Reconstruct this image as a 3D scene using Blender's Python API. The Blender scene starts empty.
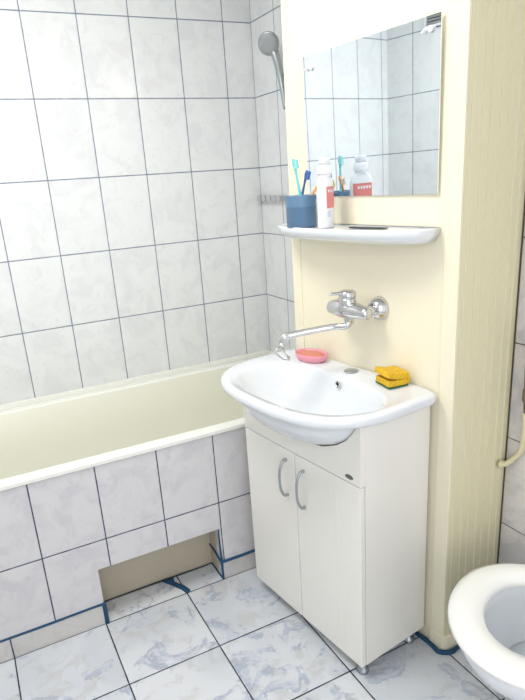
import bpy, bmesh, math, random
from mathutils import Vector, Matrix
random.seed(4)
S = bpy.context.scene
COL = S.collection
R = math.radians
pi = math.pi

# ------------------------------------------------------------------ camera
cd = bpy.data.cameras.new('camera'); cam = bpy.data.objects.new('camera', cd); COL.objects.link(cam)
cr = Vector((0.88776294, -0.45567379, -0.06510265))
cu = Vector((0.20003806, 0.2545457, 0.94614547))
cf = Vector((0.41456209, 0.8529759, -0.31712835))
M = Matrix((cr, cu, -cf)).transposed().to_4x4()
M.translation = Vector((-1.3053, -2.5234, 1.4628))
cam.matrix_world = M
cd.sensor_fit = 'VERTICAL'; cd.sensor_height = 36; cd.sensor_width = 27
cd.lens = 587.7864 * 36 / 700
cd.shift_x = 5.05 / 700; cd.shift_y = 25.15 / 700
cd.clip_start = .02
S.camera = cam

# ------------------------------------------------------------------ light
w = bpy.data.worlds.new('world'); S.world = w; w.use_nodes = True
bg = w.node_tree.nodes['Background']; bg.inputs[0].default_value = (.96, .975, 1, 1); bg.inputs[1].default_value = .85
def area(name, loc, rot, size, power, col, sy=None):
    l = bpy.data.lights.new(name, 'AREA'); l.energy = power; l.size = size; l.color = col
    if sy: l.shape = 'RECTANGLE'; l.size_y = sy
    o = bpy.data.objects.new(name, l); o.location = loc; o.rotation_euler = rot; COL.objects.link(o)
    return o
area('rear_fill', (-1.35, -3.2, 1.5), (R(84), 0, R(-14)), .8, 9, (1, .985, .96), 1.9)  # added unseen fill from behind the camera to keep the lighting flat
area('overhead_fill', (-1.25, -1.1, 2.44), (0, 0, 0), .6, 15, (1, .985, .95))  # added soft overhead fill for cabinet front and back wall, no real fitting
S.view_settings.view_transform = 'Standard'
S.view_settings.look = 'None'
S.view_settings.exposure = .47
S.view_settings.gamma = 1

# ------------------------------------------------------------------ materials
def lin(c):
    return tuple((v / 12.92 if v <= .04045 else ((v + .055) / 1.055) ** 2.4) for v in c)
def rgb(r, g, b): return (*lin((r / 255, g / 255, b / 255)), 1)
class NT:
    def __init__(s, name):
        s.m = bpy.data.materials.new(name); s.m.use_nodes = True
        s.t = s.m.node_tree; s.b = s.t.nodes['Principled BSDF']
    def n(s, k, **kw):
        x = s.t.nodes.new(k)
        for a, v in kw.items(): setattr(x, a, v)
        return x
    def l(s, a, b): s.t.links.new(a, b)
    def put(s, sock, v):
        if hasattr(v, 'links') or isinstance(v, bpy.types.NodeSocket): s.l(v, sock)
        else: sock.default_value = v
    def math(s, op, a, b=0, c=None, clamp=False):
        x = s.n('ShaderNodeMath', operation=op, use_clamp=clamp)
        s.put(x.inputs[0], a); s.put(x.inputs[1], b)
        if c is not None: s.put(x.inputs[2], c)
        return x.outputs[0]
    def mix(s, f, a, b):
        x = s.n('ShaderNodeMix', data_type='RGBA')
        s.put(x.inputs[0], f); s.put(x.inputs[6], a); s.put(x.inputs[7], b)
        return x.outputs[2]
    def noise(s, vec, scale, detail=4, rough=.55, dist=0):
        x = s.n('ShaderNodeTexNoise')
        x.inputs['Scale'].default_value = scale; x.inputs['Detail'].default_value = detail
        x.inputs['Roughness'].default_value = rough; x.inputs['Distortion'].default_value = dist
        if vec is not None: s.l(vec, x.inputs['Vector'])
        return x.outputs['Fac']
    def ramp(s, f, lo, hi):
        x = s.n('ShaderNodeMapRange', interpolation_type='SMOOTHSTEP')
        s.put(x.inputs[0], f); x.inputs[1].default_value = lo; x.inputs[2].default_value = hi
        return x.outputs[0]
    def bump(s, h, strength=.2, dist=.002):
        x = s.n('ShaderNodeBump'); x.inputs['Strength'].default_value = strength; x.inputs['Distance'].default_value = dist
        s.l(h, x.inputs['Height']); s.l(x.outputs[0], s.b.inputs['Normal'])

def plain(name, c, rough=.5, metal=0, var=.04, scale=12, coat=0, spec=.5, bump=0):
    t = NT(name)
    tc = t.n('ShaderNodeTexCoord')
    f = t.noise(tc.outputs['Object'], scale, 4)
    d = tuple(max(0, x * (1 - var * 2)) for x in c[:3]) + (1,)
    t.l(t.mix(f, c, d), t.b.inputs['Base Color'])
    t.b.inputs['Roughness'].default_value = rough; t.b.inputs['Metallic'].default_value = metal
    t.b.inputs['Coat Weight'].default_value = coat; t.b.inputs['Coat Roughness'].default_value = .08
    t.b.inputs['Specular IOR Level'].default_value = spec
    if bump: t.bump(t.noise(tc.outputs['Object'], scale * 6, 3), bump, .002)
    return t.m

def tile_mat(name, ua, va, u0, uw, v0, vh, g, grout, base, tint, amount, rough=.18, floor=False, vein=None, gbump=.5):
    """ceramic tiles on a grid of world axes ua/va; grid lines at u0+k*uw, v0+k*vh"""
    t = NT(name)
    geo = t.n('ShaderNodeNewGeometry'); sx = t.n('ShaderNodeSeparateXYZ'); t.l(geo.outputs['Position'], sx.inputs[0])
    def cell(a, o, wd):
        q = t.math('DIVIDE', t.math('SUBTRACT', sx.outputs[a], o), wd)
        fl = t.math('FLOOR', q); fr = t.math('SUBTRACT', q, fl)
        ds = t.math('MULTIPLY', t.math('SUBTRACT', .5, t.math('ABSOLUTE', t.math('SUBTRACT', fr, .5))), wd)
        return fl, ds
    fu, du = cell(ua, u0, uw); fv, dv = cell(va, v0, vh)
    dist = t.math('MINIMUM', du, dv)
    wob = t.math('MULTIPLY', t.math('SUBTRACT', t.noise(geo.outputs['Position'], 25, 2), .5), g * .5)
    line = t.ramp(t.math('ADD', dist, wob), g * .75, g * .35)
    cx = t.n('ShaderNodeCombineXYZ'); t.l(fu, cx.inputs[0]); t.l(fv, cx.inputs[1])
    wn = t.n('ShaderNodeTexWhiteNoise', noise_dimensions='3D'); t.l(cx.outputs[0], wn.inputs['Vector'])
    sc = t.n('ShaderNodeVectorMath', operation='SCALE'); t.l(wn.outputs['Color'], sc.inputs[0]); sc.inputs['Scale'].default_value = 7
    ad = t.n('ShaderNodeVectorMath', operation='ADD'); t.l(geo.outputs['Position'], ad.inputs[0]); t.l(sc.outputs[0], ad.inputs[1])
    if floor:
        n1 = t.noise(ad.outputs[0], 6, 9, .66, .5)
        n2 = t.noise(ad.outputs[0], 13, 7, .62, .8)
        n3 = t.noise(ad.outputs[0], 2.5, 4, .5, .6)
        c = t.mix(t.ramp(n3, .35, .65), base, tint)
        c = t.mix(t.math('MULTIPLY', t.math('MULTIPLY', t.ramp(n1, .54, .565), t.ramp(n1, .645, .57)), t.math('ADD', .25, t.math('MULTIPLY', .75, t.ramp(n2, .4, .6)))), c, vein)
        c = t.mix(t.math('MULTIPLY', t.ramp(n2, .50, .64), .55), c, rgb(190, 190, 190))
    else:
        n1 = t.noise(ad.outputs[0], 9, 5, .6, .8)
        c = t.mix(t.math('MULTIPLY', t.ramp(n1, .42, .66), amount), base, tint)
        n2 = t.noise(ad.outputs[0], 22, 5, .6, 1.2)
        c = t.mix(t.math('MULTIPLY', t.ramp(n2, .55, .68), amount * .5), c, vein or tint)
    t.l(t.mix(line, c, grout), t.b.inputs['Base Color'])
    rr = t.math('ADD', rough, t.math('MULTIPLY', line, .5)); t.l(rr, t.b.inputs['Roughness'])
    h = t.math('SUBTRACT', t.ramp(dist, 0, g * 1.6), t.math('MULTIPLY', t.noise(geo.outputs['Position'], 6, 2), -.15))
    t.bump(h, gbump, .0012)
    return t.m

TW, TH, Z0, X0 = .2, .2906, .9257, -.1286
wall_args = dict(g=.0038, grout=rgb(116, 126, 146), base=rgb(226, 229, 230), tint=rgb(216, 217, 221), amount=.7, vein=rgb(212, 208, 211))
M_back = tile_mat('wall_tiles_back', 0, 2, X0, TW, Z0, TH, **wall_args)
M_side = tile_mat('wall_tiles_side', 1, 2, -.205, TW, Z0, TH, **wall_args)
M_left = tile_mat('wall_tiles_left', 1, 2, -.165, TW, Z0, TH, **wall_args)
M_nook = tile_mat('nook_tiles', 1, 2, -1.64, .25, .397, .2906, .003, rgb(92, 74, 66), rgb(216, 212, 210), rgb(192, 190, 194), .9)
AP = .6232; AW = .2101
M_apron = tile_mat('apron_tiles', 0, 2, -AP, AW, .3312, .2753, .0038, rgb(44, 66, 92), rgb(215, 213, 215), rgb(203, 200, 205), .8, vein=rgb(194, 191, 199), gbump=.6)
M_skirt = tile_mat('skirting_tiles', 0, 2, -.7866, .3068, -.3, 1.2, .004, rgb(30, 66, 100), rgb(206, 204, 202), rgb(190, 187, 186), .8)
M_floor = tile_mat('floor_marble_tiles', 0, 1, -.7866, .3068, -1.0284, .3068, .0042, rgb(26, 40, 58), rgb(216, 219, 223), rgb(200, 205, 212), 1, rough=.22, floor=True, vein=rgb(160, 170, 194))

M_cream = plain('cream_painted_panel', rgb(238, 231, 207), .42, var=.02, scale=3)
M_creamtrim = plain('cream_trim', rgb(238, 232, 208), .4, var=.02)
M_ceil = plain('white_ceiling_paint', rgb(238, 238, 236), .8)
M_white = plain('white_ceramic', rgb(226, 230, 235), .12, coat=.5, var=.01)
M_cab = plain('white_foil_cabinet', rgb(237, 235, 228), .22, coat=.3, var=.02, scale=4)
M_tubrim = plain('white_enamel', rgb(238, 239, 232), .18, coat=.3, var=.01)
M_tub = plain('cream_enamel', rgb(231, 231, 217), .25, coat=.2, var=.02, scale=5)
M_chrome = plain('chrome', rgb(214, 214, 216), .1, 1, var=.05)
M_dullchrome = plain('satin_chrome', rgb(176, 182, 186), .28, 1, var=.05)
M_dark = plain('dark_hole', rgb(40, 42, 44), .5)
M_gap = plain('shadow_gap_dark', rgb(120, 116, 108), .7)
M_seam = plain('brown_seam', rgb(84, 72, 48), .8)
M_blue = plain('blue_grout', rgb(28, 74, 108), .75, bump=.5, scale=30)
M_beige = plain('beige_tub_side', rgb(190, 181, 163), .6, var=.06, scale=5)
M_cup = plain('blue_plastic', rgb(90, 122, 154), .35, var=.02)
M_bottle = plain('white_plastic', rgb(230, 230, 234), .3, var=.01)
M_red = plain('red_label', rgb(220, 128, 126), .45)
M_pink = plain('pink_plastic', rgb(240, 158, 176), .3)
M_soap = plain('orange_soap', rgb(216, 134, 112), .5)
M_grey = plain('grey_plastic', rgb(160, 164, 168), .35)
M_legchrome = M_dullchrome
M_seat = plain('white_seat_plastic', rgb(240, 241, 238), .15, coat=.4, var=.01)
M_water = plain('toilet_interior', rgb(210, 213, 216), .08, coat=.6, var=.03)
M_hose = plain('ivory_corrugated_hose', rgb(222, 214, 178), .45)
M_pan = M_white

def foam():
    t = NT('yellow_sponge_foam'); tc = t.n('ShaderNodeTexCoord')
    v = t.n('ShaderNodeTexVoronoi'); v.inputs['Scale'].default_value = 240; t.l(tc.outputs['Object'], v.inputs['Vector'])
    t.l(t.mix(t.ramp(v.outputs['Distance'], .1, .6), rgb(190, 142, 20), rgb(226, 184, 44)), t.b.inputs['Base Color'])
    t.b.inputs['Roughness'].default_value = .9; t.bump(v.outputs['Distance'], .5, .001); return t.m
M_sponge = foam()
M_scour = plain('green_scouring_pad', rgb(38, 104, 50), .95, bump=.8, scale=60)

def mirror_mat():
    t = NT('mirror_silver'); t.b.inputs['Metallic'].default_value = 1; t.b.inputs['Roughness'].default_value = .015
    tc = t.n('ShaderNodeTexCoord')
    t.l(t.mix(t.noise(tc.outputs['Object'], 3, 2), rgb(236, 244, 249), rgb(240, 246, 250)), t.b.inputs['Base Color'])
    return t.m
M_mirror = mirror_mat()

def pvc():
    t = NT('cream_ribbed_panel'); tc = t.n('ShaderNodeNewGeometry')
    mp = t.n('ShaderNodeMapping'); mp.inputs['Scale'].default_value = (14, 14, 1.0); t.l(tc.outputs['Position'], mp.inputs[0])
    f = t.noise(mp.outputs[0], 2.5, 4)
    t.l(t.mix(t.ramp(f, .3, .75), rgb(222, 216, 185), rgb(221, 215, 184)), t.b.inputs['Base Color'])
    t.b.inputs['Roughness'].default_value = .45; return t.m
M_pvc = pvc()

# ------------------------------------------------------------------ mesh helpers
def finish(name, bm, mat, parent=None, smooth=False, loc=None, rz=0, bevel=0, subsurf=0, solid=0, angle=None):
    bmesh.ops.recalc_face_normals(bm, faces=bm.faces)
    me = bpy.data.meshes.new(name); bm.to_mesh(me); bm.free()
    mats = mat if isinstance(mat, (list, tuple)) else [mat]
    for m in mats: me.materials.append(m)
    o = bpy.data.objects.new(name, me); COL.objects.link(o)
    if parent: o.parent = parent
    if loc is not None: o.location = loc
    if rz: o.rotation_euler.z = rz
    if smooth:
        for p in me.polygons: p.use_smooth = True
    if solid:
        m = o.modifiers.new('s', 'SOLIDIFY'); m.thickness = solid; m.offset = -1
    if bevel:
        m = o.modifiers.new('b', 'BEVEL'); m.width = bevel; m.segments = 3; m.limit_method = 'ANGLE'; m.angle_limit = R(40)
        for p in me.polygons: p.use_smooth = True
        me.set_sharp_from_angle(angle=R(60)) if False else None
        m.harden_normals = True
    if subsurf:
        m = o.modifiers.new('ss', 'SUBSURF'); m.levels = subsurf; m.render_levels = subsurf
    return o
def struct(o): o['kind'] = 'structure'; return o
def tag(o, label, cat, group=None):
    o['label'] = label; o['category'] = cat
    if group: o['group'] = group
    return o
def box(bm, x0, x1, y0, y1, z0, z1, mi=0):
    v = [bm.verts.new(p) for p in [(x0, y0, z0), (x1, y0, z0), (x1, y1, z0), (x0, y1, z0), (x0, y0, z1), (x1, y0, z1), (x1, y1, z1), (x0, y1, z1)]]
    for f in [(0, 3, 2, 1), (4, 5, 6, 7), (0, 1, 5, 4), (1, 2, 6, 5), (2, 3, 7, 6), (3, 0, 4, 7)]:
        bm.faces.new([v[i] for i in f]).material_index = mi
    return v
def B(x0, x1, y0, y1, z0, z1):
    bm = bmesh.new(); box(bm, x0, x1, y0, y1, z0, z1); return bm
def loft(rings, cap0=True, cap1=True, bm=None, closed=True):
    bm = bm or bmesh.new(); V = [[bm.verts.new(p) for p in r] for r in rings]
    n = len(V[0])
    for a, b in zip(V, V[1:]):
        for i in range(n if closed else n - 1):
            j = (i + 1) % n; bm.faces.new((a[i], a[j], b[j], b[i]))
    if cap0: bm.faces.new(V[0][::-1])
    if cap1: bm.faces.new(V[-1])
    return bm
def circ(c, r, ax=(0, 0, 1), n=24, ry=None):
    ax = Vector(ax).normalized(); t = Vector((0, 0, 1)) if abs(ax.z) < .9 else Vector((0, 1, 0))
    e1 = ax.cross(t).normalized(); e2 = ax.cross(e1)
    return [Vector(c) + e1 * r * math.cos(2 * pi * i / n) + e2 * (ry or r) * math.sin(2 * pi * i / n) for i in range(n)]
def lathe(prof, c=(0, 0, 0), ax=(0, 0, 1), n=32, cap=(True, True), bm=None):
    ax = Vector(ax).normalized()
    return loft([circ(Vector(c) + ax * h, r, ax, n) for r, h in prof], cap[0], cap[1], bm)
def tube(pts, rad, n=14, bm=None, smooth_k=0, caps=True):
    pts = [Vector(p) for p in pts]
    rad = rad if isinstance(rad, (list, tuple)) else [rad] * len(pts)
    if smooth_k:
        P, Q = [], []
        m = len(pts)
        for i in range(m - 1):
            p0, p1, p2, p3 = pts[max(0, i - 1)], pts[i], pts[i + 1], pts[min(m - 1, i + 2)]
            for k in range(smooth_k):
                t = k / smooth_k
                P.append(.5 * ((2 * p1) + (p2 - p0) * t + (2 * p0 - 5 * p1 + 4 * p2 - p3) * t * t + (3 * p1 - p0 - 3 * p2 + p3) * t ** 3))
                Q.append(rad[i] * (1 - t) + rad[i + 1] * t)
        P.append(pts[-1]); Q.append(rad[-1]); pts, rad = P, Q
    rings = []; up = None
    for i, p in enumerate(pts):
        d = (pts[min(i + 1, len(pts) - 1)] - pts[max(i - 1, 0)]).normalized()
        if up is None: up = d.orthogonal().normalized()
        up = (up - d * up.dot(d)).normalized(); e2 = d.cross(up)
        rings.append([p + (up * math.cos(2 * pi * k / n) + e2 * math.sin(2 * pi * k / n)) * rad[i] for k in range(n)])
    return loft(rings, caps, caps, bm)
def root(name, loc, rz, label, cat, group=None):
    o = bpy.data.objects.new(name, None); COL.objects.link(o); o.empty_display_size = .05
    o.location = loc; o.rotation_euler.z = rz
    return tag(o, label, cat, group)

# skewed washbasin wall: along-wall coordinate s (towards the bath), distance d out of the wall
T = R(7.5)
WA = Vector((-.178, -1.417, 0)); WU = Vector((-math.sin(T), math.cos(T), 0)); WN = Vector((-math.cos(T), -math.sin(T), 0))
def W(s, d, z): return WA + WU * s + WN * d + Vector((0, 0, z))
class Loc:                       # local coordinates of a thing that stands at (s0,d0,z0) on that wall
    def __init__(s, s0, d0, z0): s.o = (s0, d0, z0); s.w = W(s0, d0, z0)
    def __call__(s, a, d, z): return Vector((-(d - s.o[1]), a - s.o[0], z - s.o[2]))
def lbox(L, s0, s1, d0, d1, z0, z1, bm=None):
    bm = bm or bmesh.new(); a = L(s0, d1, z0); b = L(s1, d0, z1)
    box(bm, a.x, b.x, a.y, b.y, a.z, b.z); return bm

# ------------------------------------------------------------------ the room
XL, XN, YB, ZC = -1.78, .04, -3.5, 2.5
D = .717
struct(finish('floor', B(XL - .1, XN + .1, YB, .1, -.1, 0), M_floor))
struct(finish('ceiling', B(XL - .1, XN + .1, YB, .1, ZC, ZC + .1), M_ceil))
struct(finish('wall_back', B(XL - .1, .1, 0, .1, 0, ZC), M_back))
struct(finish('wall_left', B(XL - .1, XL, YB, 0, 0, ZC), M_left))
struct(finish('wall_right', B(0, .1, -.76, 0, 0, ZC), M_side))
struct(finish('wall_nook', B(XN, XN + .1, YB, -1.40, 0, ZC), M_nook))

# boxed shaft that carries basin, mirror and shelf
bm = bmesh.new()
a, b = W(.02, 0, 0), W(.645, 0, 0)
fp = [W(.02, 0, 0), W(.685, 0, 0), W(.685, -.4, 0), Vector((.1, -1.40, 0))]
fp = [Vector((p.x, p.y, 0)) for p in [W(.03, 0, 0), W(.675, 0, 0)]] + [Vector((-.002, W(.675, 0, 0).y, 0)), Vector((-.002, -1.40, 0)), Vector((-.17, -1.40, 0))]
loft([[(p.x, p.y, 0) for p in fp], [(p.x, p.y, ZC) for p in fp]], bm=bm)
struct(finish('wall_washbasin', bm, M_cream))
# the corner trims
def vstrip(name, s0, s1, d0, d1, mat):
    bm = bmesh.new()
    loft([[W(s0, d0, z), W(s1, d0, z), W(s1, d1, z), W(s0, d1, z)] for z in (0, ZC)], bm=bm)
    return struct(finish(name, bm, mat, bevel=.0015))
vstrip('trim_1', .642, .688, -.02, .004, M_creamtrim)
vstrip('trim_2', 0, .048, -.004, .004, M_creamtrim)
# ribbed panel facing the camera, to the right of the corner
bm = bmesh.new()
xa, xb = W(0, 0, 0).x + .003, XN
yf = -1.418
prof = [(xa, yf)]
x = xa + .012; prof.append((x, yf))
k = 0
while x < xb - .012:
    wd = (.034, .026)[k % 2]; k += 1
    x2 = min(x + wd, xb - .002)
    prof += [(x, yf + .001), (x + .0012, yf - .0026), (x + .0035, yf - .0026), (x + .005, yf + .001), (x2, yf + .001)]
    x = x2
prof += [(xb, yf), (xb, -1.40), (xa, -1.40)]
loft([[(p[0], p[1], z) for p in prof] for z in (0, ZC)], bm=bm)
struct(finish('wall_ribbed_panel', bm, M_pvc))
struct(finish('trim_14', B(XN - .003, XN - .0003, yf - .0045, yf - .001, 0, ZC), M_seam))
# base block of the corner
bm = bmesh.new()
fp = [W(.05, 0, 0), W(.05, .007, 0), W(-.002, .007, 0), Vector((-.17, -1.427, 0)), Vector((XN, -1.427, 0)), Vector((XN, -1.412, 0)), Vector((-.16, -1.412, 0))]
loft([[(p.x, p.y, z) for p in fp] for z in (0, .055)], bm=bm)
struct(finish('baseboard_corner', bm, M_creamtrim, bevel=.002))
bm = bmesh.new()
pts = [W(.13, .012, .002), W(.06, .011, .003), W(.03, .014, .003), W(.0, .018, .003), Vector((-.165, -1.438, .003)), Vector((-.13, -1.434, .003)), Vector((-.05, -1.434, .003)), Vector((.03, -1.434, .003))]
tube(pts, [.005, .008, .0075, .008, .008, .006, .006, .005], 10, bm, 4)
struct(finish('trim_3', bm, M_blue, smooth=True))

# tiled bath apron with the foot recess
RX0, RX1, RZ = -1.088, -.634, .222
zt = .606
bm = bmesh.new()
yb = -.675
box(bm, XL, RX0, -D, yb, 0, zt)
box(bm, RX0, RX1, -D, yb, RZ, zt)
struct(finish('wall_bath_apron', bm, M_apron))
bm = bmesh.new()
box(bm, RX1, 0, -D, yb, 0, zt)
struct(finish('wall_bath_pier', bm, M_apron))
bm = bmesh.new()
box(bm, RX0 - .05, RX1 + .05, -.60, -.585, 0, .23)
box(bm, RX0 - .05, RX0 - .001, yb + .001, -.60, 0, .23)
box(bm, RX1 + .001, RX1 + .05, yb + .001, -.60, 0, .23)
box(bm, RX0, RX1, yb + .001, -.60, RZ + .0, RZ + .02)
struct(finish('wall_bath_recess', bm, M_beige))
# skirting
struct(finish('baseboard_left', B(XL, RX0 - .001, -D - .004, -D, 0, .078), M_skirt))
struct(finish('baseboard_pier', B(RX1 + .001, -.1, -D - .004, -D, 0, .074), M_skirt))
M_seam2 = plain('dark_floor_seam', rgb(40, 46, 54), .8)
def bluestrip(name, p, r, m=None):
    bm = bmesh.new(); tube(p, r, 8, bm, 5); return struct(finish(name, bm, m or M_blue, smooth=True))
y1 = -D - .004
bluestrip('trim_4', [(XL, y1 + .002, .080), (-1.5, y1 + .002, .081), (-1.3, y1 + .002, .080), (-1.15, y1 + .002, .082), (RX0, y1 + .001, .082)], [.003, .0035, .0045, .004, .0045])
bluestrip('trim_5', [(RX0 + .001, y1 + .001, .088), (RX0 + .002, y1, .05), (RX0 + .002, y1, .02), (RX0 + .002, y1 - .001, 0)], [.0045, .006, .0055, .006])
bluestrip('trim_6', [(-.1, y1 + .002, .076), (-.45, y1 + .002, .077), (-.55, y1 + .002, .076), (RX1, y1 + .001, .078)], [.004, .0055, .006, .006])
bluestrip('trim_7', [(RX1, y1 + .001, .0), (RX1 - .001, y1 + .001, .04), (RX1, y1 + .002, .078), (RX1 - .001, -D + .001, .15), (RX1 - .001, -D, .22)], [.0045, .005, .005, .0035, .003])
bluestrip('trim_8', [(RX1 - .001, y1, .078), (RX1 - .002, -.69, .082), (RX1 - .002, -.66, .088), (RX1 - .001, -.60, .09)], [.005, .005, .004, .003])
bluestrip('trim_9', [(RX1 - .001, y1 - .001, .002), (RX1 - .002, -.68, .002), (RX1 - .001, -.605, .002)], [.004, .0035, .003])
bluestrip('trim_10', [(RX0, -.604, .002), (-.95, -.605, .003), (-.84, -.606, .004), (-.72, -.606, .002), (RX1, -.604, .002)], [.002, .0025, .003, .0025, .002], M_seam2)
bm = bmesh.new()
poly = [(-.85, -.604), (-.80, -.606), (-.805, -.635), (-.782, -.67), (-.768, -.712), (-.775, -.722), (-.789, -.722), (-.80, -.69), (-.822, -.65)]
loft([[(p[0], p[1], .0) for p in poly], [(p[0] * 1, p[1], .0022) for p in poly]], bm=bm)
struct(finish('trim_11', bm, M_blue, bevel=.0008))

# ------------------------------------------------------------------ bathtub
def rrect(x0, x1, y0, y1, r, z, n=8):
    out = []
    for cx, cy, a0 in ((x1 - r, y1 - r, 0), (x0 + r, y1 - r, 90), (x0 + r, y0 + r, 180), (x1 - r, y0 + r, 270)):
        for k in range(n + 1):
            a = R(a0 + 90 * k / n); out.append((cx + r * math.cos(a), cy + r * math.sin(a), z))
    return out
t = root('bathtub', (-.89, -.36, .05), 0, 'long white-rimmed bathtub with cream enamel inside, built in behind the tiled apron', 'bathtub')
def tl(ring): return [(p[0] + .89, p[1] + .36, p[2] - .05) for p in ring]
X0t, X1t, Y0t, Y1t = XL + .003, -.003, -D - .004, -.003
zr = .624
rim = [rrect(X0t, X1t, Y0t, Y1t, .004, .607), rrect(X0t, X1t, Y0t, Y1t, .004, zr - .004), rrect(X0t + .004, X1t - .004, Y0t + .004, Y1t - .004, .004, zr),
       rrect(X0t + .05, X1t - .05, Y0t + .045, Y1t - .04, .06, zr), rrect(X0t + .058, X1t - .058, Y0t + .053, Y1t - .048, .06, zr - .006)]
finish('rim', loft([tl(r_) for r_ in rim], False, False), M_tubrim, t, smooth=False)
ins = [rrect(X0t + .058, X1t - .058, Y0t + .053, Y1t - .048, .06, zr - .006), rrect(X0t + .064, X1t - .064, Y0t + .058, Y1t - .054, .07, zr - .03),
       rrect(X0t + .10, X1t - .09, Y0t + .09, Y1t - .08, .12, .45), rrect(X0t + .2, X1t - .13, Y0t + .12, Y1t - .11, .16, .3),
       rrect(X0t + .28, X1t - .18, Y0t + .16, Y1t - .15, .16, .245), rrect(X0t + .4, X1t - .28, Y0t + .24, Y1t - .23, .1, .235)]
finish('basin_shell', loft([tl(r_) for r_ in ins], False, True), M_tub, t, smooth=True)
finish('drain', lathe([(.03, 0), (.03, .004), (.024, .006), (.01, .003)], (.89 - .36, 0, .186)), M_chrome, t, smooth=True)
# sealing bead between bath and wall
bm = B(X0t, X1t, -.008, -.0005, zr, .646); struct(finish('trim_12', bm, M_tubrim, bevel=.002))
bm = B(-.012, -.0005, -.70, -.01, zr, .64); struct(finish('trim_13', bm, M_tubrim, bevel=.002))

# ------------------------------------------------------------------ vanity cabinet
C0, C1, CD, CZ0, CZD, CZ1 = .069, .630, .285, .05, .657, .835
L = Loc(.347, .15, 0)
cab = root('vanity_cabinet', L.w, T, 'white two-door vanity cabinet standing under the washbasin on short feet', 'cabinet')
bm = bmesh.new()
dd = CD - .018
lbox(L, C0, C0 + .016, .012, dd, CZ0, CZ1, bm); lbox(L, C1 - .016, C1, .012, dd, CZ0, CZ1, bm)
lbox(L, C0 + .016, C1 - .016, .012, dd, CZ0, CZ0 + .016, bm); lbox(L, C0 + .016, C1 - .016, .012, .018, CZ0 + .016, CZ1 - .1, bm)
finish('body', bm, M_cab, cab, bevel=.0012)
# basin underside description: (z, centre d, half width, half depth)
BC = .367
under = [(.842, .215, .300, .185), (.815, .218, .283, .174), (.785, .220, .258, .158), (.755, .218, .220, .138), (.728, .213, .165, .105), (.715, .21, .09, .06)]
def under_half(z):               # half width of the bowl at the cabinet front plane
    for (z1, c1, a1, b1), (z2, c2, a2, b2) in zip(under, under[1:]):
        if z2 <= z <= z1:
            f = (z1 - z) / (z1 - z2); c = c1 + (c2 - c1) * f; a = a1 + (a2 - a1) * f; b = b1 + (b2 - b1) * f
            q = (CD - .009 - c) / b
            return a * (1 - abs(q) ** 2.2) ** (1 / 2.2) if abs(q) < 1 else 0
    return 0
def cut_top(sv):
    q = abs(sv - BC) - .002; z = CZ1
    while z > .70 and under_half(min(z, .8419)) > q: z -= .0015
    return z
grid = [C0 + (C1 - C0) * i / 96 for i in range(97)]
rings_ = []
for sv in grid:
    zt_ = cut_top(sv)
    rings_.append([L(sv, CD - .017, CZD + .003), L(sv, CD, CZD + .003), L(sv, CD, zt_), L(sv, CD - .017, zt_)])
bm = loft(rings_)
pnl = finish('front_panel', bm, M_cab, cab)
bm = bmesh.new()
c = L(.112, CD + .0005, .677)
loft([circ(c, .0155, (-1, 0, 0), 24, .0065), circ(c + Vector((-.002, 0, 0)), .0145, (-1, 0, 0), 24, .0055)], bm=bm)
o = finish('badge', bm, plain('badge_grey', rgb(96, 98, 92), .4), cab); o['label'] = 'small dark oval badge'
MID = .357
def door(s0, s1, hs, hz, groove):
    bm = bmesh.new(); lbox(L, s0, s1, CD - .017, CD + .001, CZ0 - .002, CZD, bm)
    d_ = finish('door', bm, M_cab, cab, bevel=.003)
    bm = bmesh.new()
    for g in groove: lbox(L, g, g + .0022, CD + .001, CD + .0019, CZ0 + .03, CZD - .04, bm)
    if groove: finish('raised_line', bm, M_cab, d_)
    h0, h1 = hz - .062, hz + .062
    P = [L(hs, CD + .0012, h1), L(hs, CD + .016, h1 - .003), L(hs, CD + .028, h1 - .028), L(hs, CD + .031, hz), L(hs, CD + .028, h0 + .028), L(hs, CD + .016, h0 + .003), L(hs, CD + .0012, h0)]
    bm = tube(P, [.0055, .0048, .0042, .0040, .0042, .0048, .0055], 12, smooth_k=6)
    h_ = finish('handle', bm, M_dullchrome, d_, smooth=True); h_['label'] = 'satin chrome bow handle'
    return d_
door(MID + .0015, C1 - .001, .399, .560, [])
door(C0 + .001, MID - .0015, .313, .553, [.142, .168])
for s, d in [(C0 + .03, CD - .03), (C1 - .07, CD - .09), (C0 + .03, .05), (C1 - .03, .05)]:
    p = L(s, d, 0)
    finish('foot', lathe([(.019, 0), (.020, .004), (.018, .012), (.012, .018), (.012, .04), (.018, .046), (.018, .05)], p), M_legchrome, cab, smooth=True)

# ------------------------------------------------------------------ washbasin
L = Loc(BC, .21, .84)
bas = root('washbasin', L.w, T, 'white ceramic washbasin with bowed front, set on the vanity cabinet', 'washbasin')
NB = 96
def outline(a, bf, bb, c, z, n1=2.7, n2=5.5, cs=BC):
    out = []
    for i in range(NB):
        th = 2 * pi * i / NB; cc, ss = math.cos(th), math.sin(th)
        e, bq = (n1, bf) if ss >= 0 else (n2, bb)
        k = (abs(cc) ** e + abs(ss) ** e) ** (-1 / e)
        out.append(L(cs + a * cc * k, c + bq * ss * k, z))
    return out
DC = .15
def outr(in_, z): return outline(.333 - in_, .274 - in_, .147 - in_, DC, z, 2.75, 11)
ui = lambda z, c, a, b: outline(a, b, b, c, z, 2.2, 2.6)
rings = [ui(*under[-1][:2], under[-1][2], under[-1][3])]
for u_ in under[-2::-1]: rings.append(ui(u_[0], u_[1], u_[2], u_[3]))
rings[-1] = outline(.312, .215, .135, DC, .836, 2.5, 4)
rings += [outr(.012, .837), outr(.002, .842), outr(0, .850), outr(0, .862), outr(.004, .868), outr(.012, .8705), outr(.03, .869)]
IC = .232
def inn(a, bf, bb, z, c=IC, cs=.352): return outline(a, bf, bb, c, z, 2.3, 2.6, cs)
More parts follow.
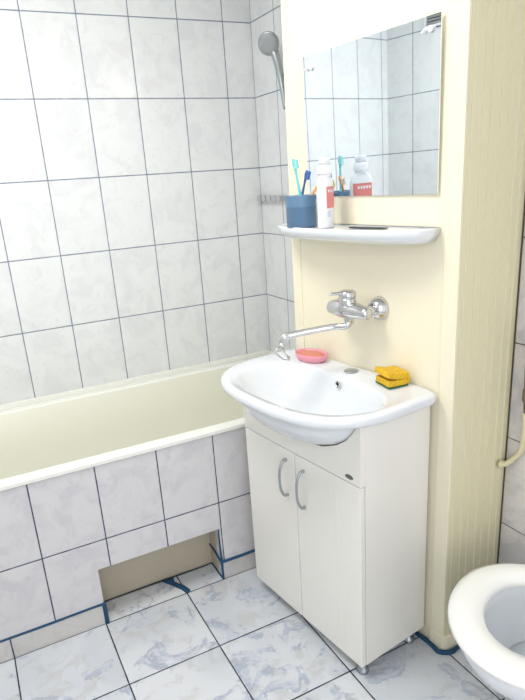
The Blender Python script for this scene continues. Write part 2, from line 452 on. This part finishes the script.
rings += [inn(.276, .170, .146, .866), inn(.270, .163, .139, .8625), inn(.263, .156, .133, .854), inn(.245, .145, .125, .83), inn(.222, .128, .112, .80), inn(.185, .105, .095, .770),
          inn(.13, .075, .07, .750), inn(.06, .04, .04, .742), inn(.026, .024, .024, .738)]
finish('bowl', loft(rings), M_white, bas, smooth=True)
finish('drain', lathe([(.022, 0), (.022, .003), (.016, .004), (.006, .0035)], L(.355, IC, .7385)), M_chrome, bas, smooth=True)
hp = L(.345, .112, .842)
bm = lathe([(.0105, 0), (.0105, .003), (.0075, .003)], hp, (-1, 0, .25), 20, (True, False))
o = finish('overflow_ring', bm, M_chrome, bas, smooth=True)
finish('overflow_hole', lathe([(.0072, .0012), (.0068, .0016)], hp, (-1, 0, .25), 20), M_dark, bas)
finish('tap_hole_cover', lathe([(.022, 0), (.022, .003), (.019, .0045), (.004, .005)], L(.350, .050, .868)), M_dullchrome, bas, smooth=True)

# soap dish and soap
L = Loc(.535, .060, .869)
dish = tag(finish('soap_dish', loft([[Vector((.041 * kx * math.sin(2 * pi * i / 64) * (1 + wv * math.cos(32 * pi * i / 64 * 1.0)), .065 * kx * math.cos(2 * pi * i / 64) * (1 + wv * math.cos(32 * pi * i / 64)), z * 1.15)) for i in range(64)]
      for kx, wv, z in [(.5, 0, .002), (.80, .05, 0), (.84, .03, .003), (.92, 0, .008), (1.0, 0, .020), (.985, 0, .0225), (.93, 0, .021), (.88, 0, .010), (.5, 0, .008)]]), M_pink, smooth=True, loc=L.w, rz=T + R(8)),
      'pink oval soap dish on the back ledge of the washbasin', 'soap dish')
L = Loc(.535, .060, .8765)
rs = []
for k, z in [(.55, 0), (.9, .003), (1, .008), (.95, .0135), (.7, .0165), (.3, .018)]:
    rs.append([Vector((.031 * k * math.sin(2 * pi * i / 40), .053 * k * math.cos(2 * pi * i / 40), z)) for i in range(40)])
tag(finish('soap_bar', loft(rs), M_soap, smooth=True, loc=L.w + Vector((0, 0, .0022)), rz=T + R(8)), 'orange bar of soap lying in the pink dish', 'soap')

# sponge, folded, with a green scouring side
L = Loc(.178, .043, .8705)
sp = root('sponge', L.w, T + R(-14), 'folded yellow kitchen sponge with green scouring side on the right of the washbasin', 'sponge')
def slab(path, th, w0, w1):      # bent slab: path in (x,z), thickness th, y from w0 to w1
    bm = bmesh.new(); n = len(path); nr = []
    for i, (x, z) in enumerate(path):
        a = path[max(0, i - 1)]; b = path[min(n - 1, i + 1)]
        dx, dz = b[0] - a[0], b[1] - a[1]; l_ = math.hypot(dx, dz); nr.append((-dz / l_, dx / l_))
    rings = []
    for y in (w0, w0 * .97 + w1 * .03, (w0 + w1) / 2, w1 * .97 + w0 * .03, w1):
        k = .97 if y in (w0, w1) else 1
        rings.append([(p[0] * k, y, p[1]) for p in path] + [(p[0] * k + q[0] * th, y, p[1] + q[1] * th) for p, q in list(zip(path, nr))[::-1]])
    loft(rings, bm=bm); return bm
# fold runs along the back (right end in the picture); opening faces the bowl
bm = slab([(-.040, .003), (-.02, .003), (.005, .003), (.022, .004)], .018, -.036, .036)
finish('lower_foam', bm, M_sponge, sp, bevel=.004)
bm = slab([(-.046, .033), (-.03, .028), (-.01, .0235), (.01, .022), (.026, .0225)], .018, -.038, .037)
finish('upper_foam', bm, M_sponge, sp, bevel=.004)
bm = slab([(-.041, .0), (-.02, -.0), (.005, .0), (.025, .0005)], .0035, -.037, .037)
o = finish('scouring_pad', bm, M_scour, sp, bevel=.001); o['label'] = 'dark green scouring pad under the foam'
bm = slab([(.020, .004), (.030, .010), (.033, .022), (.028, .034), (.02, .038)], .012, -.0365, .0365)
finish('fold', bm, M_sponge, sp, bevel=.003)

# ------------------------------------------------------------------ wall tap
L = Loc(.352, 0, 1.07)
tap = root('wall_mixer_tap', L.w, T, 'chrome single-lever wall tap with long swivel spout above the washbasin', 'tap')
for s in (.276, .414):
    finish('flange', lathe([(.037, .0005), (.0365, .003), (.032, .014), (.024, .028), (.018, .031)], L(s, 0, 1.072), (-1, 0, 0), 40), M_chrome, tap, smooth=True)
    finish('inlet', tube([L(s, .02, 1.072), L(s, .045, 1.072), L(s + (.336 - s) * .12, .062, 1.072)], [.0135, .0135, .016], 20, smooth_k=3), M_chrome, tap, smooth=True)
bm = tube([L(.250, .070, 1.070), L(.258, .070, 1.070), L(.285, .070, 1.071), L(.32, .072, 1.073), L(.352, .073, 1.073), L(.385, .071, 1.072), L(.412, .07, 1.070), L(.422, .07, 1.070)],
          [.008, .0185, .0215, .0265, .029, .026, .021, .009], 24, smooth_k=4)
finish('mixer_body', bm, M_chrome, tap, smooth=True)
finish('cartridge_housing', lathe([(.026, 0), (.0265, .012), (.0255, .022), (.024, .027)], L(.336, .074, 1.082)), M_chrome, tap, smooth=True)
lv = finish('lever', lathe([(.0245, 0), (.026, .003), (.026, .016), (.022, .021), (.008, .023)], L(.336, .074, 1.1085)), M_chrome, tap, smooth=True)
bm = tube([L(.338, .085, 1.124), L(.346, .108, 1.125), L(.356, .128, 1.125)], [.009, .0065, .0055], 12, smooth_k=4)
for v in bm.verts: v.co.z = .054 + (v.co.z - .054) * .7
finish('lever_blade', bm, M_chrome, lv, smooth=True)
finish('spout_nut', lathe([(.012, -.032), (.015, -.030), (.0155, -.014), (.018, 0)], L(.330, .074, 1.062)), M_chrome, tap, smooth=True)
tipS, tipD = .452, .238
bm = tube([L(.330, .074, 1.036), L(.331, .076, 1.029), L(.340, .086, 1.022), L(.368, .11, 1.020), L(.405, .165, 1.012), L(.438, .215, 1.003), L(.447, .232, .999), L(tipS, tipD, .988), L(tipS + .001, tipD + .001, .980)],
          [.0105, .0105, .0102, .010, .010, .0108, .0122, .0125, .0115], 16, smooth_k=5)
finish('spout', bm, M_chrome, tap, smooth=True)
finish('aerator', lathe([(.0118, 0), (.0118, -.012), (.010, -.014)], L(tipS + .001, tipD + .001, .982)), M_chrome, tap, smooth=True)
# swivel clip hanging at the tip
a0 = L(tipS - .002, tipD + .012, .972); a1 = L(tipS + .004, tipD + .030, .958); a2 = L(tipS - .012, tipD + .012, .936); a3 = L(tipS - .020, tipD - .010, .934); 
bm = tube([a0, a1, a2, a3], [.0025, .003, .003, .003], 10)
tube([L(tipS, tipD, .968), L(tipS - .008, tipD - .002, .950), a3], [.004, .003, .0025], 10, bm)
tube([a2, (a2 + a3) / 2 , a3], [.003, .0065, .0075], 10, bm)
finish('diverter_clip', bm, M_chrome, tap, smooth=True)

# ------------------------------------------------------------------ mirror
L = Loc(.336, .004, 1.395)
ml, mr, mh = .587, .070, .403
mir = root('wall_mirror', L.w, T - R(.6), 'frameless rectangular mirror on the cream wall above the shelf', 'mirror')
tilt = Matrix.Rotation(R(-.75), 4, 'Y')
bm = lbox(L, mr, ml, .002, .006, 1.395, 1.395 + mh)
for v in bm.verts: v.co = tilt @ v.co
finish('glass', bm, M_mirror, mir)
bm = lbox(L, mr + .02, ml - .02, -.0015, .0015, 1.397, 1.41); 
lbox(L, mr + .02, ml - .02, -.0015, .005, 1.395 + mh - .03, 1.395 + mh - .01, bm)
for s, zc in ((.545, 1.762), (.098, 1.768)):
    c = L(s, .0125, zc)
    bm = lathe([(.008, 0), (.008, .004), (.005, .006)], c, (-1, 0, 0), 16)
    tube([c + Vector((-.003, 0, .0)), c + Vector((-.005, .012, .002)), c + Vector((-.005, .024, -.004))], [.0045, .004, .0035], 10, bm, 3)
    finish('clip', bm, M_bottle, mir, smooth=True)

# ------------------------------------------------------------------ shelf
L = Loc(.368, 0, 1.29)
shf = tag(finish('ceramic_shelf', (lambda: (
    loft([[L(*p) for p in r_] for r_ in [
        [( .368 + .20 * math.cos(pi * i / 40) , .002 if i in (0, 40) else .004 + .060 * math.sin(pi * i / 40) ** .8, 1.268) for i in range(41)] ,
        [( .368 + .29 * math.cos(pi * i / 40) , .002 if i in (0, 40) else .004 + .105 * math.sin(pi * i / 40) ** .5, 1.276) for i in range(41)] ,
        [( .368 + .302 * math.cos(pi * i / 40), .002 if i in (0, 40) else .004 + .130 * math.sin(pi * i / 40) ** .52, 1.292) for i in range(41)],
        [( .368 + .307 * math.cos(pi * i / 40), .002 if i in (0, 40) else .004 + .134 * math.sin(pi * i / 40) ** .52, 1.309) for i in range(41)],
        [( .368 + .305 * math.cos(pi * i / 40), .002 if i in (0, 40) else .004 + .132 * math.sin(pi * i / 40) ** .52, 1.3125) for i in range(41)],
        [( .368 + .300 * math.cos(pi * i / 40), .002 if i in (0, 40) else .004 + .126 * math.sin(pi * i / 40) ** .52, 1.313) for i in range(41)],
        [( .368 + .293 * math.cos(pi * i / 40), .002 if i in (0, 40) else .004 + .118 * math.sin(pi * i / 40) ** .52, 1.310) for i in range(41)],
    ]]))
    )(), M_white, smooth=False, loc=L.w, rz=T), 'white bow-fronted ceramic shelf below the mirror', 'shelf')
for p in shf.data.polygons: p.use_smooth = len(p.vertices) == 4
ZS = 1.3105
# cup
L = Loc(.526, .085, ZS)
cup = tag(finish('toothbrush_cup', lathe([(.043, 0), (.046, .003), (.0465, .058), (.0475, .060), (.0475, .063), (.0468, .065), (.048, .092), (.0475, .094), (.0455, .093), (.0445, .06), (.042, .006), (.02, .004)]), M_cup, smooth=True, loc=L.w, rz=T),
          'blue plastic cup holding the toothbrushes at the left end of the shelf', 'cup')
# toothbrushes (leaning in the cup): lower end inside the cup, head above
def brush(bot, top, col, bris, label, name='toothbrush'):
    base = L.w + Vector(bot); dirv = (Vector(top) - Vector(bot)); ln = dirv.length
    r_ = root(name, base, 0, label, 'toothbrush', 'toothbrushes in the blue cup')
    u = dirv.normalized()
    mt = plain('brush_' + col[0], rgb(*col[1]), .3)
    bm = tube([u * 0, u * ln * .25, u * ln * .5, u * ln * .75, u * ln * .84, u * ln * .93, u * ln], [.004, .0052, .0045, .0032, .0042, .0062, .004], 12, smooth_k=4)
    finish('handle', bm, mt, r_, smooth=True)
    sd = u.cross(Vector((.3, -1, .2))).normalized(); nv = sd.cross(u).normalized()
    if nv.y > 0: nv = -nv
    bm = bmesh.new(); c0 = u * ln * .91 + nv * .008
    vs = []
    for a in (-1, 1):
        for b in (-1, 1):
            for c_ in (-1, 1): vs.append(bm.verts.new(c0 + u * a * .012 + sd * b * .0045 + nv * c_ * .0055))
    bmesh.ops.convex_hull(bm, input=vs)
    finish('bristles', bm, plain('bristle_' + bris[0], rgb(*bris[1]), .8), r_)
cam_r = Vector((.888, -.456, 0))
def cp(a, b, z): return cam_r * a + Vector((.456, .888, 0)) * b + Vector((0, 0, z))
brush(cp(.014, -.006, .008), cp(-.018, .002, .200), ('teal', (110, 206, 212)), ('teal', (150, 214, 216)), 'teal toothbrush leaning furthest left in the blue cup')
brush(cp(-.016, .023, .008), cp(.026, .034, .165), ('navy', (50, 84, 156)), ('navy', (70, 110, 180)), 'dark blue toothbrush standing behind the teal one')
brush(cp(-.030, -.020, .008), cp(.068, -.018, .140), ('orange', (240, 150, 70)), ('white', (236, 220, 200)), 'orange toothbrush leaning right towards the bottle')
brush(cp(-.034, .008, .008), cp(.068, .016, .134), ('green', (120, 200, 110)), ('yellow', (230, 226, 120)), 'green toothbrush leaning lowest beside the bottle')
# bottle
L = Loc(.420, .077, ZS)
bt = root('bottle', L.w, R(-54), 'white plastic bottle with red label and screw cap on the shelf', 'bottle')
def oval(rx, ry, z, n=40, e=3.2):
    out = []
    for i in range(n):
        th = 2 * pi * i / n; cc, ss = math.cos(th), math.sin(th); k = (abs(cc) ** e + abs(ss) ** e) ** (-1 / e)
        out.append(Vector((rx * cc * k, ry * ss * k, z)))
    return out
# local x = out of the wall (flat face looks along -y/+x ...)
bw, bd = .019, .034
prof = [(.9, 0), (1, .004), (1, .06), (1, .118), (.97, .127), (.86, .136), (.70, .142)]
rg = [oval(bw * k, bd * k, z) for k, z in prof] + [circ((0, 0, z), r_, n=40) for r_, z in []]
neck = [(.0185, .145), (.0175, .150), (.0175, .155)]
def circ0(r_, z, n=40): return [Vector((r_ * math.cos(2 * pi * i / n), r_ * math.sin(2 * pi * i / n), z)) for i in range(n)]
finish('body', loft(rg + [circ0(r_, z) for r_, z in neck]), M_bottle, bt, smooth=True)
finish('collar', loft([circ0(r_, z) for r_, z in [(.0215, .1505), (.022, .153), (.022, .170), (.019, .174)]]), M_bottle, bt, smooth=True)
finish('cap', loft([circ0(r_, z) for r_, z in [(.0165, .174), (.0165, .193), (.0155, .195)]]), M_bottle, bt, smooth=True)
def label_patch(x, y0, y1, z0, z1, m, side, parent, nm='label', off=.0004):
    bm = bmesh.new()
    n = 9; e = 3.2; rings = []
    for z in (z0, z1):
        row = []
        for i in range(n):
            y = y0 + (y1 - y0) * i / (n - 1)
            xx = (bw + off) * (1 - min(.999, abs(y / (bd + off))) ** e) ** (1 / e)
            row.append(Vector((side * xx, y, z)))
        rings.append(row)
    loft(rings, False, False, bm, closed=False)
    return finish(nm, bm, m, parent, solid=0)
for sd in (1,):
    lb = label_patch(0, -.029, .020 if sd < 0 else .029, .056, .116, M_red, sd, bt, off=.0006); lb['label'] = 'red printed label'
    for i in range(5):
        y = -.024 + i * .0085
        label_patch(0, y, y + .0055, .100, .108, M_bottle, sd, lb, 'lettering', .0009)
    label_patch(0, -.027, -.008, .031, .049, plain('label_blue_white', rgb(206, 210, 232), .5), sd, bt, 'small_label', .0006)
# dark comb
L = Loc(.262, .062, ZS)
bm = bmesh.new(); loft([[(x * .9, y * 1, z) for x, y in ((-.008, -.065), (.006, -.068), (.010, -.02), (.009, .066), (-.006, .068), (-.011, .01))] for z in (.0, .0032)], bm=bm)
tag(finish('comb', bm, M_dark, loc=L.w + Vector((0, 0, .0005)), rz=T + R(4), bevel=.001), 'slim dark flat comb lying on the middle of the shelf', 'comb')

# ------------------------------------------------------------------ lamp over the mirror (above the frame)
L = Loc(.36, 0, 2.02)
lamp = root('wall_lamp', L.w, T, 'white wall lamp with glowing tube mounted above the mirror', 'lamp')
finish('base', lbox(L, .20, .52, .001, .03, 2.01, 2.05), M_bottle, lamp, bevel=.003)
t_ = NT('lamp_glow'); t_.b.inputs['Emission Color'].default_value = (1, .97, .92, 1); t_.b.inputs['Emission Strength'].default_value = 24
t_.b.inputs['Base Color'].default_value = (.9, .9, .9, 1)
finish('tube', tube([L(.22, .055, 2.03), L(.50, .055, 2.03)], .016, 16), t_.m, lamp, smooth=True)
for a_, b_ in ((.205, .2185), (.5015, .515)):
    finish('tube_holder', lbox(L, a_, b_, .0305, .075, 2.015, 2.045), M_bottle, lamp)
P = [W(.455, .004, 2.01), W(.46, .004, 1.92), W(.475, .004, 1.85), W(.497, .004, 1.801)]
tag(finish('lamp_cord', tube(P, .0012, 8, smooth_k=4), plain('pale_cord', rgb(222, 220, 214), .5), smooth=True), 'thin pale cord running down the wall to the mirror top', 'cord')

# ------------------------------------------------------------------ shower head and rail on the tiled side wall
sh = root('shower_head', (-.03, -.30, 1.93), 0, 'grey and chrome hand shower held high on the side wall over the bath', 'shower head')
hc = Vector((-.050, .0, .018))
ax = Vector((-.62, -.72, -.32)).normalized()
finish('spray_head', lathe([(.018, -.028), (.031, -.018), (.040, -.006), (.042, .004), (.039, .008)], hc, ax, 36), M_dullchrome, sh, smooth=True)
finish('spray_face', lathe([(.037, .0085), (.036, .0105), (.02, .0115), (.004, .0115)], hc, ax, 36), M_grey, sh, smooth=True)
hb = hc - ax * .018
P = [hb, Vector((-.022, -.004, -.03)), Vector((-.010, -.008, -.09)), Vector((-.004, -.014, -.15)), Vector((.002, -.018, -.215))]
finish('handle', tube(P, [.018, .0165, .0135, .012, .011], 16, smooth_k=5), M_dullchrome, sh, smooth=True)
finish('holder', tube([Vector((.0295, -.02, -.10)), Vector((.012, -.024, -.10)), Vector((.004, -.026, -.10))], [.014, .013, .016], 14), M_dullchrome, sh, smooth=True)
rl = root('wall_rail', (-.002, -.16, 1.375), 0, 'short chrome rail fixed across the side tiles left of the cup', 'rail')
bm = B(-.022, -.018, -.30, .145, -.011, .011)
finish('bar', bm, M_dullchrome, rl, bevel=.0015)
for y in (-.26, .12):
    finish('bracket', tube([(.0015, y, 0), (-.019, y, 0)], .006, 12), M_dullchrome, rl, smooth=True)
for y in (.13, .085, .04, -.005, -.05):
    finish('hook', B(-.025, -.0215, y - .014, y + .014, -.0125, .0125), M_chrome, rl, bevel=.002)

# ------------------------------------------------------------------ vent on the left wall, seen in the mirror
vt = root('air_vent', (XL + .001, -.33, 2.16), 0, 'small grey square air vent high on the side wall, seen only in the mirror corner', 'vent')
bm = bmesh.new(); box(bm, 0, .012, -.09, .09, -.07, -.058); box(bm, 0, .012, -.09, .09, .058, .07); box(bm, 0, .012, -.09, -.078, -.058, .058); box(bm, 0, .012, .078, .09, -.058, .058)
finish('frame', bm, M_bottle, vt)
bm = bmesh.new()
for i in range(8): box(bm, .001, .010, -.078, .078, -.055 + i * .0143, -.047 + i * .0143)
finish('louvre', bm, M_grey, vt)
finish('backing', B(.0, .001, -.078, .078, -.058, .058), M_gap, vt)

# ------------------------------------------------------------------ toilet
TCX, TCY = -.226, -1.780
to = root('toilet', (TCX, TCY, 0), R(10), 'white toilet with open round seat in the corner by the ribbed panel', 'toilet')
NT_ = 64
def egg(rx, ry, z, cx=0, cy=0, sq=0):
    out = []
    for i in range(NT_):
        th = 2 * pi * i / NT_; c, s = math.cos(th), math.sin(th)
        k = 1.0 if c < 0 else .86
        out.append(Vector((cx + rx * c * k, cy + ry * s * (1 - .06 * c * (-1)), z)))
    return out
bowl = [egg(.125, .10, 0, .06), egg(.12, .098, .03, .06), egg(.11, .09, .12, .055), egg(.12, .10, .20, .045), egg(.165, .145, .28, .02), egg(.205, .178, .34, 0), egg(.222, .192, .375, 0), egg(.226, .195, .395, 0), egg(.222, .192, .402, 0),
        egg(.175, .145, .402, 0), egg(.165, .135, .395, 0), egg(.165, .136, .36, 0), egg(.145, .12, .30, .01), egg(.11, .09, .24, .03), egg(.07, .06, .205, .04)]
finish('bowl', loft(bowl), M_pan, to, smooth=True)
wt = [egg(.108, .088, .243, .03), egg(.05, .04, .2431, .03)]
t_ = NT('still_water'); t_.b.inputs['Base Color'].default_value = rgb(196, 204, 210); t_.b.inputs['Roughness'].default_value = .02; t_.b.inputs['Coat Weight'].default_value = 1
finish('water', loft(wt, False, True), t_.m, to, smooth=True)
seat = [egg(.150, 0.129, .404), egg(.148, 0.127, .412), egg(.156, 0.136, .424), egg(.185, 0.165, .431), egg(.215, 0.197, .427), egg(.233, 0.216, .416), egg(.236, 0.219, .408), egg(.228, 0.212, .404), egg(.150, 0.129, .404)]
finish('seat', loft(seat, False, False), M_seat, to, smooth=True)
for y in (-.07, .07):
    finish('hinge', lathe([(.014, 0), (.014, .02), (.01, .026)], (.185, y, .403)), M_seat, to, smooth=True)
bm = B(.19, .298, -.10, .10, 0, .38); finish('pedestal_back', bm, M_pan, to, bevel=.02)
# hose from the ribbed panel
P = [(.012, -1.425, .608), (.020, -1.437, .612), (.030, -1.452, .630), (.034, -1.475, .665), (.031, -1.484, .72), (.029, -1.484, .785)]
pts = [Vector(p) for p in P]
hs = root('drain_hose', (.0, -1.45, .6), 0, 'ivory corrugated hose curving out of the ribbed panel beside the toilet', 'hose')
bm = tube([p - Vector((0, -1.45, .6)) for p in pts], .008, 14, smooth_k=14)
n = 14
for k in range(len(bm.verts) // n):
    pass
finish('hose', bm, M_hose, hs, smooth=True)
finish('end_collar', tube([pts[0] - Vector((0, -1.45, .6)) + Vector((0, .003, 0)), pts[0] - Vector((0, -1.45, .6)) + Vector((.003, -.008, .001))], .013, 16), M_hose, hs, smooth=True)
vl = root('supply_valve', (.032, -1.482, .93), 0, 'dark metal water valve with short pipe on the right tiled wall', 'valve')
finish('pipe', tube([(.0, 0, -.14), (-.004, 0, -.08), (-.006, .002, .0), (-.004, .002, .10), (.0095, .002, .14)], .007, 12, smooth_k=5), plain('dull_metal', rgb(118, 110, 100), .4, .8), vl, smooth=True)
finish('nut', lathe([(.009, -.02), (.011, -.015), (.011, .015), (.009, .02)], (-.003, 0, -.09), n=6), plain('brass_grime', rgb(124, 110, 90), .5, .6), vl)
